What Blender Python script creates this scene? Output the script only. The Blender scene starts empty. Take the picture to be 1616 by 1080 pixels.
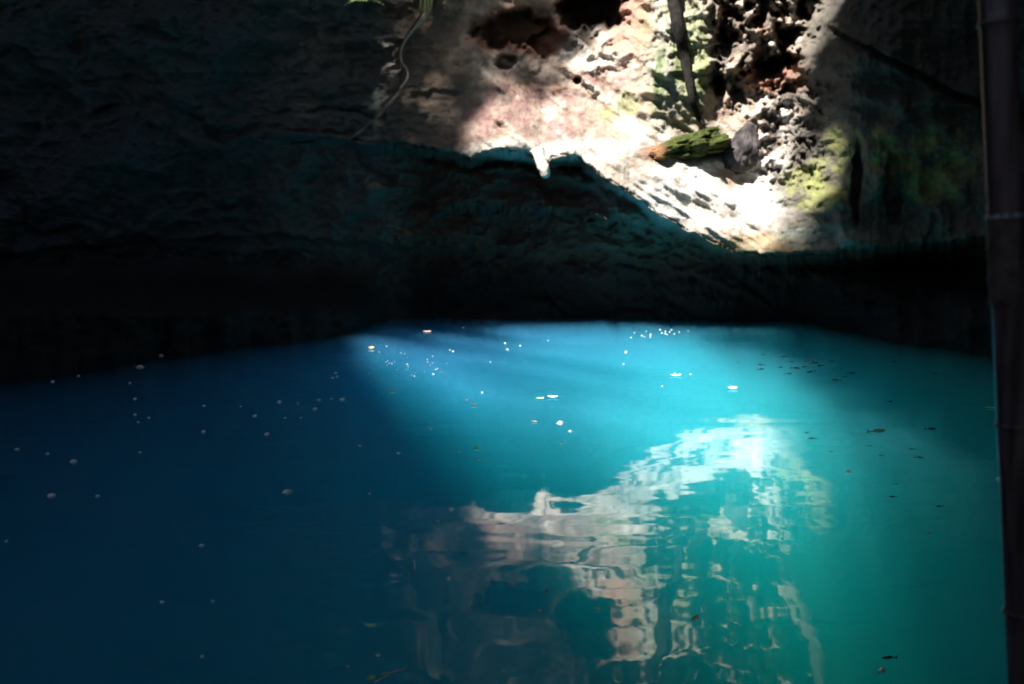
import bpy, bmesh, math, random
import numpy as np
from mathutils import Vector, Matrix

random.seed(7); rng = np.random.RandomState(11)
scene = bpy.context.scene
COL = scene.collection

# ------------------------------------------------------------------ camera
CAM = Vector((0.0, 0.0, 2.5))
FPX = 1571.0                      # focal length in pixels of a 1616 px wide frame
PITCH = math.atan((540 - 350) / FPX)
cam_data = bpy.data.cameras.new("camera")
cam_data.sensor_width = 36; cam_data.lens = 36 * FPX / 1616
cam_data.clip_start = 0.1; cam_data.clip_end = 600
cam = bpy.data.objects.new("camera", cam_data); COL.objects.link(cam)
cam.location = CAM; cam.rotation_euler = (math.radians(90) - PITCH, 0, 0)
cam_data.dof.use_dof = True; cam_data.dof.focus_distance = 9.0; cam_data.dof.aperture_fstop = 1.5
scene.camera = cam

cp, sp = math.cos(PITCH), math.sin(PITCH)
def ray(px, py):
    """direction with unit forward (+Y) component"""
    a = (px - 808) / FPX; b = (540 - py) / FPX
    fy = cp + b * sp; fz = -sp + b * cp
    return a / fy, fz / fy
def pt(px, py, d):
    rx, rz = ray(px, py)
    return Vector((rx * d, d, 2.5 + rz * d))
def on_water(px, py, z=0.0):
    rx, rz = ray(px, py)
    d = (z - 2.5) / rz
    return Vector((rx * d, d, z))

# ------------------------------------------------------------------ noise
_perm = rng.permutation(512).astype(np.int64); _perm = np.concatenate([_perm, _perm, _perm])
_g = rng.normal(size=(512, 3)); _g /= np.linalg.norm(_g, axis=1)[:, None]
def perlin(x, y, z):
    xi = np.floor(x).astype(np.int64); yi = np.floor(y).astype(np.int64); zi = np.floor(z).astype(np.int64)
    xf, yf, zf = x - xi, y - yi, z - zi
    u, v, w = [t * t * t * (t * (t * 6 - 15) + 10) for t in (xf, yf, zf)]
    out = 0
    for i in (0, 1):
        for j in (0, 1):
            for k in (0, 1):
                h = _perm[_perm[_perm[(xi + i) & 511] + ((yi + j) & 511)] + ((zi + k) & 511)] & 511
                g = _g[h]
                d = g[..., 0] * (xf - i) + g[..., 1] * (yf - j) + g[..., 2] * (zf - k)
                out = out + d * (u if i else 1 - u) * (v if j else 1 - v) * (w if k else 1 - w)
    return out * 1.5
def fbm(x, y, z, o=5, gain=0.5, lac=2.03):
    a, s, t = 1.0, 0, 0
    for i in range(o):
        s = s + a * perlin(x + 17.3 * i, y - 9.1 * i, z + 4.7 * i); t += a
        x, y, z = x * lac, y * lac, z * lac; a *= gain
    return s / t
def ridged(x, y, z, o=5, gain=0.5):
    a, s, t = 1.0, 0, 0
    for i in range(o):
        s = s + a * (1 - np.abs(perlin(x + 7.3 * i, y + 3.1 * i, z))) ** 2; t += a
        x, y, z = x * 2.1, y * 2.1, z * 2.1; a *= gain
    return s / t
def cells(x, y, z, jit=0.9):
    """F1 distance of a cellular pattern"""
    xi = np.floor(x).astype(np.int64); yi = np.floor(y).astype(np.int64); zi = np.floor(z).astype(np.int64)
    best = np.full(x.shape, 9.0)
    for i in (-1, 0, 1):
        for j in (-1, 0, 1):
            for k in (-1, 0, 1):
                h = _perm[_perm[_perm[(xi + i) & 511] + ((yi + j) & 511)] + ((zi + k) & 511)] & 511
                g = _g[h] * 0.5 * jit + 0.5
                d = (xi + i + g[..., 0] - x) ** 2 + (yi + j + g[..., 1] - y) ** 2 + (zi + k + g[..., 2] - z) ** 2
                best = np.minimum(best, d)
    return np.sqrt(best)
def sstep(a, b, x):
    t = np.clip((x - a) / (b - a), 0, 1); return t * t * (3 - 2 * t)
def lerp(a, b, t): return a + (b - a) * t

# ------------------------------------------------------------------ tagging
def tag(o, label=None, cat=None, group=None, kind=None):
    if label: o["label"] = label
    if cat: o["category"] = cat
    if group: o["group"] = group
    if kind: o["kind"] = kind
    return o
def empty(name, loc=(0, 0, 0)):
    o = bpy.data.objects.new(name, None); COL.objects.link(o); o.location = loc
    o.empty_display_size = 0.1
    return o
def link_mesh(name, me, mat, parent=None):
    o = bpy.data.objects.new(name, me); COL.objects.link(o)
    if mat: me.materials.append(mat)
    if parent: o.parent = parent
    return o
def grid_mesh(name, P, mat, col=None, flip=False, keep=None, parent=None):
    """P: (rows, cols, 3) array"""
    r, c = P.shape[:2]
    idx = np.arange(r * c).reshape(r, c)
    q = np.stack([idx[:-1, :-1], idx[:-1, 1:], idx[1:, 1:], idx[1:, :-1]], -1)
    if flip: q = q[..., ::-1]
    if keep is not None: q = q[keep]
    q = q.reshape(-1, 4)
    me = bpy.data.meshes.new(name)
    me.vertices.add(r * c); me.vertices.foreach_set("co", P.reshape(-1).astype(np.float32))
    me.loops.add(q.size); me.loops.foreach_set("vertex_index", q.reshape(-1).astype(np.int32))
    me.polygons.add(len(q))
    me.polygons.foreach_set("loop_start", np.arange(0, q.size, 4, dtype=np.int32))
    me.polygons.foreach_set("loop_total", np.full(len(q), 4, dtype=np.int32))
    me.update(calc_edges=True); me.validate()
    me.polygons.foreach_set("use_smooth", np.ones(len(me.polygons), dtype=bool))
    if col is not None:
        at = me.color_attributes.new("tint", 'FLOAT_COLOR', 'POINT')
        rgba = np.ones((r * c, 4), np.float32); rgba[:, :3] = col.reshape(-1, 3)
        at.data.foreach_set("color", rgba.reshape(-1))
    return link_mesh(name, me, mat, parent)

# ------------------------------------------------------------------ materials
def new_mat(name):
    m = bpy.data.materials.new(name); m.use_nodes = True
    nt = m.node_tree; nt.nodes.clear()
    return m, nt, nt.nodes.new("ShaderNodeOutputMaterial")
def N(nt, typ, **kw):
    n = nt.nodes.new(typ)
    for k, v in kw.items():
        if k in n.inputs.keys() if isinstance(k, str) else False: n.inputs[k].default_value = v
        else: setattr(n, k, v)
    return n

def rock_material():
    m, nt, out = new_mat("limestone"); L = nt.links.new
    b = nt.nodes.new("ShaderNodeBsdfPrincipled"); b.inputs["Roughness"].default_value = 0.8
    b.inputs["Specular IOR Level"].default_value = 0.25
    at = nt.nodes.new("ShaderNodeAttribute"); at.attribute_name = "tint"
    geo = nt.nodes.new("ShaderNodeNewGeometry")
    n1 = nt.nodes.new("ShaderNodeTexNoise"); n1.inputs["Scale"].default_value = 5.5; n1.inputs["Detail"].default_value = 9; n1.inputs["Roughness"].default_value = 0.68
    n2 = nt.nodes.new("ShaderNodeTexNoise"); n2.inputs["Scale"].default_value = 22; n2.inputs["Detail"].default_value = 6; n2.inputs["Roughness"].default_value = 0.7
    L(geo.outputs["Position"], n1.inputs["Vector"]); L(geo.outputs["Position"], n2.inputs["Vector"])
    r1 = nt.nodes.new("ShaderNodeMapRange"); r1.inputs[1].default_value = 0.32; r1.inputs[2].default_value = 0.68; r1.inputs[3].default_value = 0.68; r1.inputs[4].default_value = 1.1
    L(n1.outputs["Fac"], r1.inputs[0])
    mx = nt.nodes.new("ShaderNodeVectorMath"); mx.operation = 'SCALE'
    L(at.outputs["Color"], mx.inputs[0]); L(r1.outputs[0], mx.inputs["Scale"])
    # grey-brown lichen speckle
    mix = nt.nodes.new("ShaderNodeMix"); mix.data_type = 'RGBA'; mix.blend_type = 'MULTIPLY'
    r2 = nt.nodes.new("ShaderNodeMapRange"); r2.inputs[1].default_value = 0.52; r2.inputs[2].default_value = 0.66
    L(n2.outputs["Fac"], r2.inputs[0]); L(r2.outputs[0], mix.inputs["Factor"])
    L(mx.outputs[0], mix.inputs["A"]); mix.inputs["B"].default_value = (0.72, 0.64, 0.58, 1)
    L(mix.outputs["Result"], b.inputs["Base Color"])
    add = nt.nodes.new("ShaderNodeMath"); add.operation = 'MULTIPLY_ADD'; add.inputs[1].default_value = 0.35
    L(n2.outputs["Fac"], add.inputs[0]); L(n1.outputs["Fac"], add.inputs[2])
    bp = nt.nodes.new("ShaderNodeBump"); bp.inputs["Strength"].default_value = 0.9; bp.inputs["Distance"].default_value = 0.10
    L(add.outputs[0], bp.inputs["Height"]); L(bp.outputs[0], b.inputs["Normal"])
    L(b.outputs[0], out.inputs["Surface"])
    return m
ROCK = rock_material()

def simple_mat(name, c1, c2, scale=20, rough=0.6, spec=0.3, bump=0.0, trans=0.0):
    m, nt, out = new_mat(name); L = nt.links.new
    b = nt.nodes.new("ShaderNodeBsdfPrincipled"); b.inputs["Roughness"].default_value = rough
    b.inputs["Specular IOR Level"].default_value = spec
    tc = nt.nodes.new("ShaderNodeTexCoord")
    n = nt.nodes.new("ShaderNodeTexNoise"); n.inputs["Scale"].default_value = scale; n.inputs["Detail"].default_value = 5
    L(tc.outputs["Object"], n.inputs["Vector"])
    r = nt.nodes.new("ShaderNodeValToRGB")
    r.color_ramp.elements[0].position = 0.38; r.color_ramp.elements[0].color = (*c1, 1)
    r.color_ramp.elements[1].position = 0.62; r.color_ramp.elements[1].color = (*c2, 1)
    L(n.outputs["Fac"], r.inputs[0]); L(r.outputs[0], b.inputs["Base Color"])
    if bump:
        bp = nt.nodes.new("ShaderNodeBump"); bp.inputs["Strength"].default_value = 0.7; bp.inputs["Distance"].default_value = bump
        L(n.outputs["Fac"], bp.inputs["Height"]); L(bp.outputs[0], b.inputs["Normal"])
    L(b.outputs[0], out.inputs["Surface"])
    return m

# ------------------------------------------------------------------ sun geometry
TX, TY = 0.48, 0.577              # drift of the sunlight per metre of fall
SUN_DIR = Vector((TX, TY, -1)).normalized()
# outline of the sunbeam where it meets the water plane; the roof opening is this outline pushed back up the sun's direction
BEAM = [(-3.8, 22.0), (-2.9, 19.6), (-1.6, 16.2), (-0.2, 13.2), (1.0, 11.0), (2.4, 10.2), (3.7, 10.9), (4.6, 13.4), (5.1, 17), (5.1, 19.6), (4.3, 22.3), (4.8, 23.3),
        (8.2, 23.1), (9.2, 24.0), (8.6, 25.0), (11.0, 26.6), (14.0, 30), (15, 36), (8, 36), (7.4, 31), (5.0, 27.8), (2.5, 26.6), (1.3, 25.4), (-0.4, 24.3), (-1.0, 22.7)]
OPENING = [(-4.0, 22.8), (-3.6, 19.0), (-2.1, 15.6), (-0.9, 12.2), (0.6, 9.8), (2.6, 9.2), (4.6, 10.2), (5.6, 13.5), (5.9, 18), (5.2, 21.8), (8.8, 22.8), (13.5, 23.6), (16, 29), (17, 36), (4, 36), (-2.5, 33), (-3.6, 29), (-2.0, 26.4), (-1.2, 24.4)]
def in_poly(x, y, poly):
    ins = np.zeros(x.shape, bool); n = len(poly)
    for i in range(n):
        x1, y1 = poly[i]; x2, y2 = poly[(i + 1) % n]
        c = ((y1 > y) != (y2 > y)) & (x < (x2 - x1) * (y - y1) / ((y2 - y1) + 1e-12) + x1)
        ins ^= c
    return ins

# ------------------------------------------------------------------ far cave wall (relief)
def axis(spec):
    out = []
    for a, b, s in spec: out += list(np.arange(a, b, s))
    out.append(spec[-1][1]); return np.array(out, float)
PX = axis([(-900, -40, 14), (-40, 600, 4.0), (600, 1400, 2.2), (1400, 1640, 3.2), (1640, 2500, 14)])
PY = axis([(-1150, -420, 9), (-420, 0, 4.0), (0, 420, 2.2), (420, 560, 4), (560, 1150, 16)])
U, V = np.meshgrid(PX, PY)
def interp(pts, u):
    p = np.array(pts, float); return np.interp(u, p[:, 0], p[:, 1])
LIP = [(-900, 330), (0, 330), (150, 300), (300, 240), (420, 205), (520, 212), (575, 224), (640, 226), (700, 238), (745, 250), (765, 240), (790, 235),
       (828, 239), (846, 250), (856, 262), (868, 250), (885, 244), (915, 250), (960, 285), (1000, 306), (1040, 338), (1080, 360), (1120, 378),
       (1165, 397), (1200, 401), (1280, 400), (1350, 393), (1450, 386), (1560, 374), (1700, 372), (2500, 360)]
jit = 6 * fbm(U / 26, U * 0 + 3.3, U * 0, 4) + 5 * fbm(U / 9, U * 0 + 5.3, U * 0, 4, 0.6)
lip = interp(LIP, U) + jit * sstep(300, 700, U)
K = 1 / 68.0                               # metres per pixel at the wall
X0, Z0 = (U - 808) * K, (350 - V) * K
above = (lip - V) * K                      # metres above the lip line
# depth of the surface above the lip
lipd = interp([(-900, 15), (-300, 19), (0, 22), (300, 24), (560, 24.6), (640, 23.9), (740, 23.3), (900, 23.0), (1060, 22.6), (1180, 22.4), (1280, 22.3), (1400, 21.8), (1600, 21.2), (1900, 20), (2500, 17)], U)
slope = interp([(-900, 0.05), (400, 0.1), (640, 0.25), (800, 0.45), (950, 0.52), (1100, 0.55), (1200, 0.52), (1290, 0.4), (1400, 0.2), (2500, 0.0)], U)
shelf_h = interp([(0, 3), (640, 3), (850, 2.4), (1000, 2.2), (1100, 2.3), (1200, 2.1), (1300, 3.0), (2500, 3)], U)   # height where the slope turns into wall
a_ = np.maximum(above, 0)
dA = lipd + slope * np.minimum(a_, shelf_h) + 0.12 * np.maximum(a_ - shelf_h, 0)
# above the frame the rock leans back toward the viewer on the left and right, stays open in the middle
dA = dA - 0.35 * sstep(60, 700, -V) * 6 * sstep(760, 400, U)
# right buttress: bulging and close
but = sstep(1215, 1330, U + 0.25 * (V - 200)) * (above > 0)
dA = dA - but * (0.9 + 0.5 * np.sin(np.clip((V - 60) / 330, 0, 1) * math.pi))
over = sstep(0, 60, (U - 1230) - (V * -0.55 + 55)) * sstep(200, 60, V) * (above > 0)
dA = dA - over * 1.2
# below the lip: undercut hollow
rec = interp([(-900, 0.3), (300, 0.6), (560, 1.5), (640, 2.0), (700, 2.5), (860, 2.6), (1000, 2.6), (1200, 3.2), (1500, 3.6), (1700, 3.0), (2500, 1)], U)
b_ = np.maximum(-above, 0)
under = np.minimum(sstep(0.0, 0.3, b_) * 0.75 + 0.25 * sstep(0.5, 2.5, b_) + 0.0, 1)
dB = lipd + rec * under
# slab standing proud below the lip (the teal lit step under the ledge)
s2 = interp([(600, 420), (700, 330), (820, 330), (900, 335), (960, 350), (1040, 352), (1100, 385), (1180, 420), (1300, 460)], U)
slab = sstep(4, -4, V - s2 - 3 * jit) * sstep(640, 760, U) * sstep(1230, 1130, U)
dB = dB - slab * 0.55 * sstep(0.1, 0.5, b_)
s3 = interp([(0, 400), (400, 370), (700, 395), (860, 405), (940, 390), (1000, 410), (1100, 440), (1200, 470)], U) + 14 * fbm(U / 70, V * 0, V * 0 + 2, 3)
dB = dB - 0.35 * sstep(5, -5, V - s3) * sstep(1250, 1100, U) * sstep(0, 0.25, b_)
tA = sstep(-0.03, 0.03, above)
D = lerp(dB, dA, tA)

# general relief: big folds, beds, fine crags
w1 = fbm(X0 * 0.22, Z0 * 0.3, X0 * 0 + 1.1, 4)
w2 = ridged(X0 * 0.55 + w1 * 1.2, Z0 * 0.8, X0 * 0 + 5.2, 6)
w3 = fbm(X0 * 2.1 + w1, Z0 * 2.4, X0 * 0 + 9.2, 5, 0.6)
D = D - (1.3 + 0.9 * sstep(700, 560, U) + 0.7 * sstep(1280, 1350, U)) * w1 - 0.75 * (w2 - 0.6) - 0.16 * w3
fac = cells(X0 * 0.62 + 0.5 * w1, Z0 * 1.0 + 0.4 * w1, X0 * 0 + 33.5); fac2 = cells(X0 * 1.9 + 0.5 * w3, Z0 * 2.6, X0 * 0 + 13.5)
D = D + (1 - tA) * sstep(0.1, 0.6, b_) * (0.75 * (fac - 0.5) + 0.22 * (fac2 - 0.5))
D = D + tA * sstep(700, 560, U) * (0.6 * (fac - 0.5) + 0.15 * (fac2 - 0.5))
crag = ridged(X0 * 1.7 + 0.7 * w3, Z0 * 2.6 + 0.5 * w1, X0 * 0 + 53, 6, 0.62)
D = D - 0.42 * (crag - 0.6) * np.maximum(1 - tA, sstep(720, 600, U))
# diagonal beds on the dark left wall and undercut
diag = (Z0 + 0.42 * X0) * 0.55 + 1.5 * fbm(X0 * 0.35, Z0 * 0.5, X0 * 0 + 3, 4)
bed = np.abs((diag % 1.0) - 0.5) * 2
bmask = sstep(-0.15, 0.2, fbm(X0 * 0.5, Z0 * 0.5, X0 * 0 + 63, 3)) * np.maximum(sstep(640, 560, U), 1 - tA) * sstep(1500, 1000, U)
D = D + bmask * 0.28 * sstep(0.25, 0.0, bed) - bmask * 0.15 * bed
# lit centre: flow ridges running down from upper left to lower right
fl = (X0 * 0.75 + Z0 * 1.0); ac = (X0 * 1.0 - Z0 * 0.75)
flow = fbm(ac * 0.35, fl * 1.9 + 0.6 * w1, X0 * 0 + 12, 5, 0.55)
cmask = sstep(700, 800, U) * sstep(1260, 1180, U) * tA
calm = cmask * sstep(60, 230, V + (U - 1000) * -0.15)
D = D + calm * (0.55 * (w2 - 0.6) + 0.10 * w3)
D = D - cmask * 0.34 * flow
# vertical draperies (column behind the root) and hanging ribs on the right buttress
rib = ridged(X0 * 1.9 + 0.35 * w3, Z0 * 0.22, X0 * 0 + 4, 4)
colm = sstep(985, 1040, U) * sstep(1145, 1100, U) * sstep(235, 120, V)
D = D - colm * (0.45 * rib + 0.35)
D = D - 0.35 * rib * sstep(1290, 1380, U) * tA
# honeycomb karst
wa = fbm(X0 * 1.3, Z0 * 1.3, X0 * 0 + 71, 4, 0.6); wb = fbm(X0 * 1.3, Z0 * 1.3, X0 * 0 + 81, 4, 0.6)
hc = cells(X0 * 1.9 + 1.5 * wa, Z0 * 1.25 + 1.5 * wb, X0 * 0 + 2.5)
hcs = cells(X0 * 3.9 + 1.8 * wb, Z0 * 3.1 + 1.8 * wa, X0 * 0 + 5.5)
hmask = sstep(1100, 1140, U + 60 * wa) * sstep(1325, 1275, U + 0.3 * V) * sstep(190, 120, V + 60 * wb) * sstep(-380, -200, V)
D = D + hmask * (1.0 * sstep(0.56, 0.18, hc + 0.35 * wa) + 0.45 * sstep(0.5, 0.2, hcs) - 0.45 * w2)
h2 = sstep(1180, 1215, U) * sstep(1330, 1280, U) * sstep(350, 250, V) * sstep(110, 150, V)
knob = ridged(X0 * 2.2 + wa, Z0 * 1.8 + wb, X0 * 0 + 7.5, 4)
D = D - h2 * 0.85 * (knob - 0.6)
# pitted top out of frame, seen only mirrored in the pool
hc3 = cells(X0 * 1.1 + 1.6 * wa, Z0 * 0.5 + wb, X0 * 0 + 3.5)
D = D + sstep(-10, -120, V) * sstep(600, 760, U) * sstep(1350, 1250, U) * (1.5 * sstep(0.55, 0.25, hc3) - 0.5 * w2)
# cavities: (px, py, rx, ry, depth)
for cx, cy, rx, ry, dp in [(935, 12, 50, 40, 2.2), (815, 45, 62, 30, 1.0), (870, 70, 40, 20, 0.7), (1131, 134, 13, 16, 1.1), (1208, 112, 26, 16, 1.6),
                           (1235, 95, 30, 14, 1.0), (910, 128, 7, 6, 0.5), (800, 95, 16, 12, 0.5), (1352, 290, 9, 60, 0.8), (1408, 300, 14, 55, 0.6),
                           (1160, 18, 22, 60, 0.6), (690, 152, 40, 12, 0.16), (1150, 60, 16, 30, 0.7), (1240, 60, 14, 22, 0.8)]:
    am = min(rx, ry) * 1.3
    q = ((U + am * wa - cx) / rx) ** 2 + ((V + am * wb - cy) / ry) ** 2 + 0.5 * w3
    D = D + dp * sstep(1.3, 0.45, q)
# diagonal crack on the right overhang
cl = interp([(1300, 45), (1380, 85), (1450, 118), (1500, 150), (1560, 166), (1640, 190)], U)
D = D + 0.5 * sstep(10, 2, np.abs(V - cl + 8 * w3)) * sstep(1300, 1330, U)
# ridge outline of the brown block on the left
blk = sstep(-4, 4, U - interp([(0, 660), (30, 640), (60, 634), (95, 640), (140, 632), (180, 600), (226, 560)], V)[...] if False else U - np.interp(V, [-200, 0, 60, 100, 140, 180, 226], [760, 680, 640, 636, 634, 600, 540])) * tA
D = D + (1 - blk) * 0.9 * sstep(300, 520, U) * tA

rb = sstep(620, 660, U) * sstep(860, 780, U) * tA
D = D + rb * (0.5 * (w2 - 0.6) - 0.45 * np.cos(np.clip((U - 740) / 130, -1, 1) * math.pi / 2))
# wall foot added forward at left and right, standing in for dark water
foot = interp([(-900, 700), (0, 604), (200, 574), (400, 546), (560, 524), (640, 508), (1230, 505), (1320, 520), (1420, 538), (1560, 562), (1700, 590), (2500, 700)], U) + 6 * fbm(U / 60, U * 0, U * 0 + 6, 3) + 7 * fbm(X0 * 0.8, Z0 * 1.6, X0 * 0 + 16, 5, 0.6)
fd = 3927 / (foot - 350)
fm_ = sstep(410, 500, V) * np.maximum(sstep(640, 540, U), sstep(1240, 1320, U))
D = lerp(D, np.minimum(D, fd - 0.35 * (w2 - 0.6) + 0.25 * sstep(foot, foot - 60, V)), fm_)
rx = (U - 808) / FPX; bb = (540 - V) / FPX
fy = cp + bb * sp; fz = -sp + bb * cp
P = np.stack([rx / fy * D, D, 2.5 + fz / fy * D], -1)

# colour, with shade of recesses and sides and the ledge glare painted in
def blob(cx, cy, rx_, ry_, soft=0.5):
    q = ((U - cx) / rx_) ** 2 + ((V - cy) / ry_) ** 2 + 0.7 * w3 + 0.6 * w1
    return sstep(1 + soft, 1 - soft, q)
C = np.zeros(U.shape + (3,))
def paint(c, mask):
    C[:] = C * (1 - mask[..., None]) + np.array(c) * mask[..., None]
paint((0.24, 0.22, 0.19), np.ones_like(U))
n5 = fbm(X0 * 1.1, Z0 * 1.1, X0 * 0 + 21, 5, 0.6); n6 = fbm(X0 * 2.5, Z0 * 2.5, X0 * 0 + 31, 5, 0.6)
paint((0.36, 0.31, 0.27), sstep(-0.1, 0.35, n5))
paint((0.16, 0.20, 0.19), sstep(0.05, 0.4, -n6) * 0.8)
paint((0.125, 0.070, 0.045), (1 - tA) * 0.93)  # undercut browned to offset the teal light falling on it
paint((0.17, 0.20, 0.15), (1 - tA) * sstep(930, 1000, U) * sstep(1200, 1150, U) * sstep(415, 385, V) * sstep(-.3, .2, n5) * .8)  # teal glow on the slab painted in as a paler green
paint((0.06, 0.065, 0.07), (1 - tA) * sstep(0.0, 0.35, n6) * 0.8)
paint((0.018, 0.02, 0.022), (1 - tA) * sstep(390, 450, V + 25 * n5 + 12 * n6))  # shade above the waterline painted near black
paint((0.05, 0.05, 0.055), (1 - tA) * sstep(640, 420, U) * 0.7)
foot_shade = sstep(395, 455, V + 20 * n5) * np.maximum(sstep(660, 560, U), sstep(1220, 1300, U))
paint((0.23, 0.17, 0.125), sstep(830, 700, U + 30 * n6) * tA * 0.85)
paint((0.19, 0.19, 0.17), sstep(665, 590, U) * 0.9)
paint((0.085, 0.095, 0.105), sstep(560, 330, U) * 0.9)  # dimness of the left wall painted into the rock colour
paint((0.07, 0.12, 0.13), sstep(640, 560, U) * sstep(-0.05, 0.3, w1) * 0.8)
paint((0.13, 0.10, 0.09), sstep(640, 560, U) * sstep(0.1, 0.4, n6) * 0.6)
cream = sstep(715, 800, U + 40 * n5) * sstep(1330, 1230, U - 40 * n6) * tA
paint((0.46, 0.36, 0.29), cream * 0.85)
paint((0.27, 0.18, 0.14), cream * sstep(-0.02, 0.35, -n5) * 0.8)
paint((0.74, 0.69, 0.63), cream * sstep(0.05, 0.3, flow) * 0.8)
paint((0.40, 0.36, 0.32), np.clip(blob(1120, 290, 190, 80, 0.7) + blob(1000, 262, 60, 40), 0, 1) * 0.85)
paint((0.72, 0.69, 0.66), blob(1130, 305, 130, 60, 0.6))  # white core paints the blown-out sunlight on the ledge
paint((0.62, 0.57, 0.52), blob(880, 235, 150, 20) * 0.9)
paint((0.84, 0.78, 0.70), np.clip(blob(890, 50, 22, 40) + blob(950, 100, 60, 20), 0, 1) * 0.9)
paint((0.42, 0.36, 0.31), cream * sstep(0.0, 0.3, -flow - 0.5 * n6) * sstep(1290, 1200, U) * 0.75)
for a in [(800, 165, 55, 45), (870, 180, 55, 55), (745, 205, 40, 30), (960, 120, 50, 18)]:
    paint((0.27, 0.16, 0.15), blob(*a) * 0.85 * sstep(-0.25, 0.25, n6 + 0.1))
paint((0.20, 0.09, 0.06), blob(815, 50, 75, 38) * 0.9)
paint((0.46, 0.20, 0.12), blob(868, 60, 30, 30) * 0.7)
paint((0.05, 0.035, 0.03), blob(935, 10, 50, 42))  # shade inside the cavity painted as near black
paint((0.50, 0.26, 0.20), blob(1000, 40, 34, 60) * 0.7)
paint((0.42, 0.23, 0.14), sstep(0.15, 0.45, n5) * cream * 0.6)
paint((0.30, 0.17, 0.11), sstep(0.1, 0.35, -wa) * cream * sstep(245, 200, V) * 0.55)
green = sstep(-0.15, 0.25, fbm(X0 * 3.2, Z0 * 0.5, X0 * 0 + 41, 4))
paint((0.16, 0.24, 0.11), colm * green * 0.85)
paint((0.30, 0.42, 0.36), colm * (1 - green) * 0.35)
for a in [(990, 165, 22, 22), (1090, 90, 30, 80), (960, 180, 15, 12)]:
    paint((0.28, 0.32, 0.14), blob(*a) * 0.6)
paint((0.11, 0.09, 0.075), hmask * sstep(0.2, -0.15, n6) * 0.85)
paint((0.09, 0.075, 0.07), h2 * sstep(0.62, 0.5, knob) * 0.9)  # shading painted in: dark hollows here, pale knob crests next
paint((0.70, 0.66, 0.62), h2 * sstep(0.6, 0.75, knob) * sstep(1290, 1230, U) * 0.7)
paint((0.34, 0.14, 0.08), blob(1230, 125, 70, 22) * 0.6)
paint((0.08, 0.095, 0.03), np.clip(blob(1095, 240, 55, 20) + blob(1125, 225, 25, 22), 0, 1) * 0.9)
paint((0.30, 0.17, 0.10), blob(1040, 243, 38, 14) * 0.8)
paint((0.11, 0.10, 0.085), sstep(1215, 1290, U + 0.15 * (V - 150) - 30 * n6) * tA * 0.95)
for a in [(1290, 292, 60, 38), (1485, 255, 60, 60), (1470, 300, 40, 20), (1330, 225, 30, 30), (1395, 240, 24, 60)]:
    paint((0.27, 0.29, 0.10), blob(*a) * sstep(-0.3, 0.2, n6) * 0.85)
paint((0.05, 0.05, 0.048), sstep(1290, 1350, U) * sstep(230, 130, V + 60 * n5) * 0.85)  # overhang at upper right painted darker for its shade
paint((0.34, 0.25, 0.13), blob(1200, 385, 70, 16) * 0.7)
paint((0.26, 0.30, 0.26), blob(1300, 375, 80, 20) * 0.6)
paint((0.012, 0.013, 0.015), foot_shade * 0.95)  # lightless shoreline painted near black on the added foot
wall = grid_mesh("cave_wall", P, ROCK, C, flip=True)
tag(wall, "limestone cave wall rising behind the pool, sunlit cream rock in the middle and dark to both sides", "cave wall", kind="structure")

# ------------------------------------------------------------------ roof with opening, side walls, bed
gx = np.arange(-26, 30.01, 0.3); gy = np.arange(-14, 36.01, 0.3)
GX, GY = np.meshgrid(gx, gy)
GZ = 15 + 1.2 * fbm(GX * 0.15, GY * 0.15, GX * 0, 4) + 0.5 * ridged(GX * 0.6, GY * 0.6, GX * 0, 4)
WX, WY = GX + TX * GZ, GY + TY * GZ
wob = fbm(GX * 0.5, GY * 0.5, GX * 0 + 8, 4); wob2 = fbm(GX * 0.5, GY * 0.5, GX * 0 + 28, 4)
ins = in_poly(WX + 0.7 * wob, WY + 0.7 * wob2, OPENING)
keep = ~ins[:-1, :-1]
roof = grid_mesh("cave_roof", np.stack([GX, GY, GZ], -1), ROCK, np.full(GX.shape + (3,), 0.2), keep=keep)
tag(roof, "rock roof of the cave with a ragged opening to the sky", "cave roof", kind="structure")
th = np.linspace(0, 2 * math.pi, 240); zz = np.arange(-11, 18, 0.4)
TH, ZZ = np.meshgrid(th, zz)
R = 1 + 0.05 * fbm(np.cos(TH) * 3, np.sin(TH) * 3, ZZ * 0.2, 4)
SX = 1.5 + 22 * R * np.cos(TH); SY = 11 + 20 * R * np.sin(TH)
fill_gap = (ZZ > 6.5 + 1.5 * fbm(np.cos(TH) * 6, np.sin(TH) * 6, ZZ * 0, 4)) & (np.sin(TH) < -0.35) & (SX < 9)  # gap added behind the camera to let sky fill light in
side = grid_mesh("cave_side_wall", np.stack([SX, SY, ZZ], -1), ROCK, np.full(SX.shape + (3,), 0.10), keep=~fill_gap[:-1, :-1])
tag(side, "dark rock wall around the pool, gap added behind camera for sky fill", "cave wall", kind="structure")
bx, by = np.meshgrid(np.arange(-24, 27, 0.5), np.arange(-12, 33, 0.5))
bleft = sstep(-0.5, -5.5, bx) * sstep(14, 9, by)
bn = fbm(bx * 0.3, by * 0.3, bx * 0, 4)
shal = np.maximum(sstep(21.6, 24.2, by + 1.5 * bn), np.maximum(sstep(11, 18.5, by + 2 * bn) * sstep(-1.8, -6.0, bx + 2 * bn), sstep(13, 19.5, by + 2 * bn) * sstep(5.8, 8.4, bx + 1.5 * bn)))  # dark shallow shelves added to cut the water glow near the shores
shal = np.maximum(shal, 0.72 * bleft)
bz = lerp(-9.2 + 1.0 * bn, -0.5 + 0.3 * bn, shal) + 5.6 * sstep(3.5, 9, bx) * sstep(17, 9, by) * (1 - shal)
bcol = lerp(np.array([0.26, 0.42, 0.16]), np.array([0.02, 0.022, 0.022]), sstep(0.05, 0.5, shal)[..., None])
bedo = grid_mesh("pool_bed", np.stack([bx, by, bz], -1), ROCK, bcol)
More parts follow.
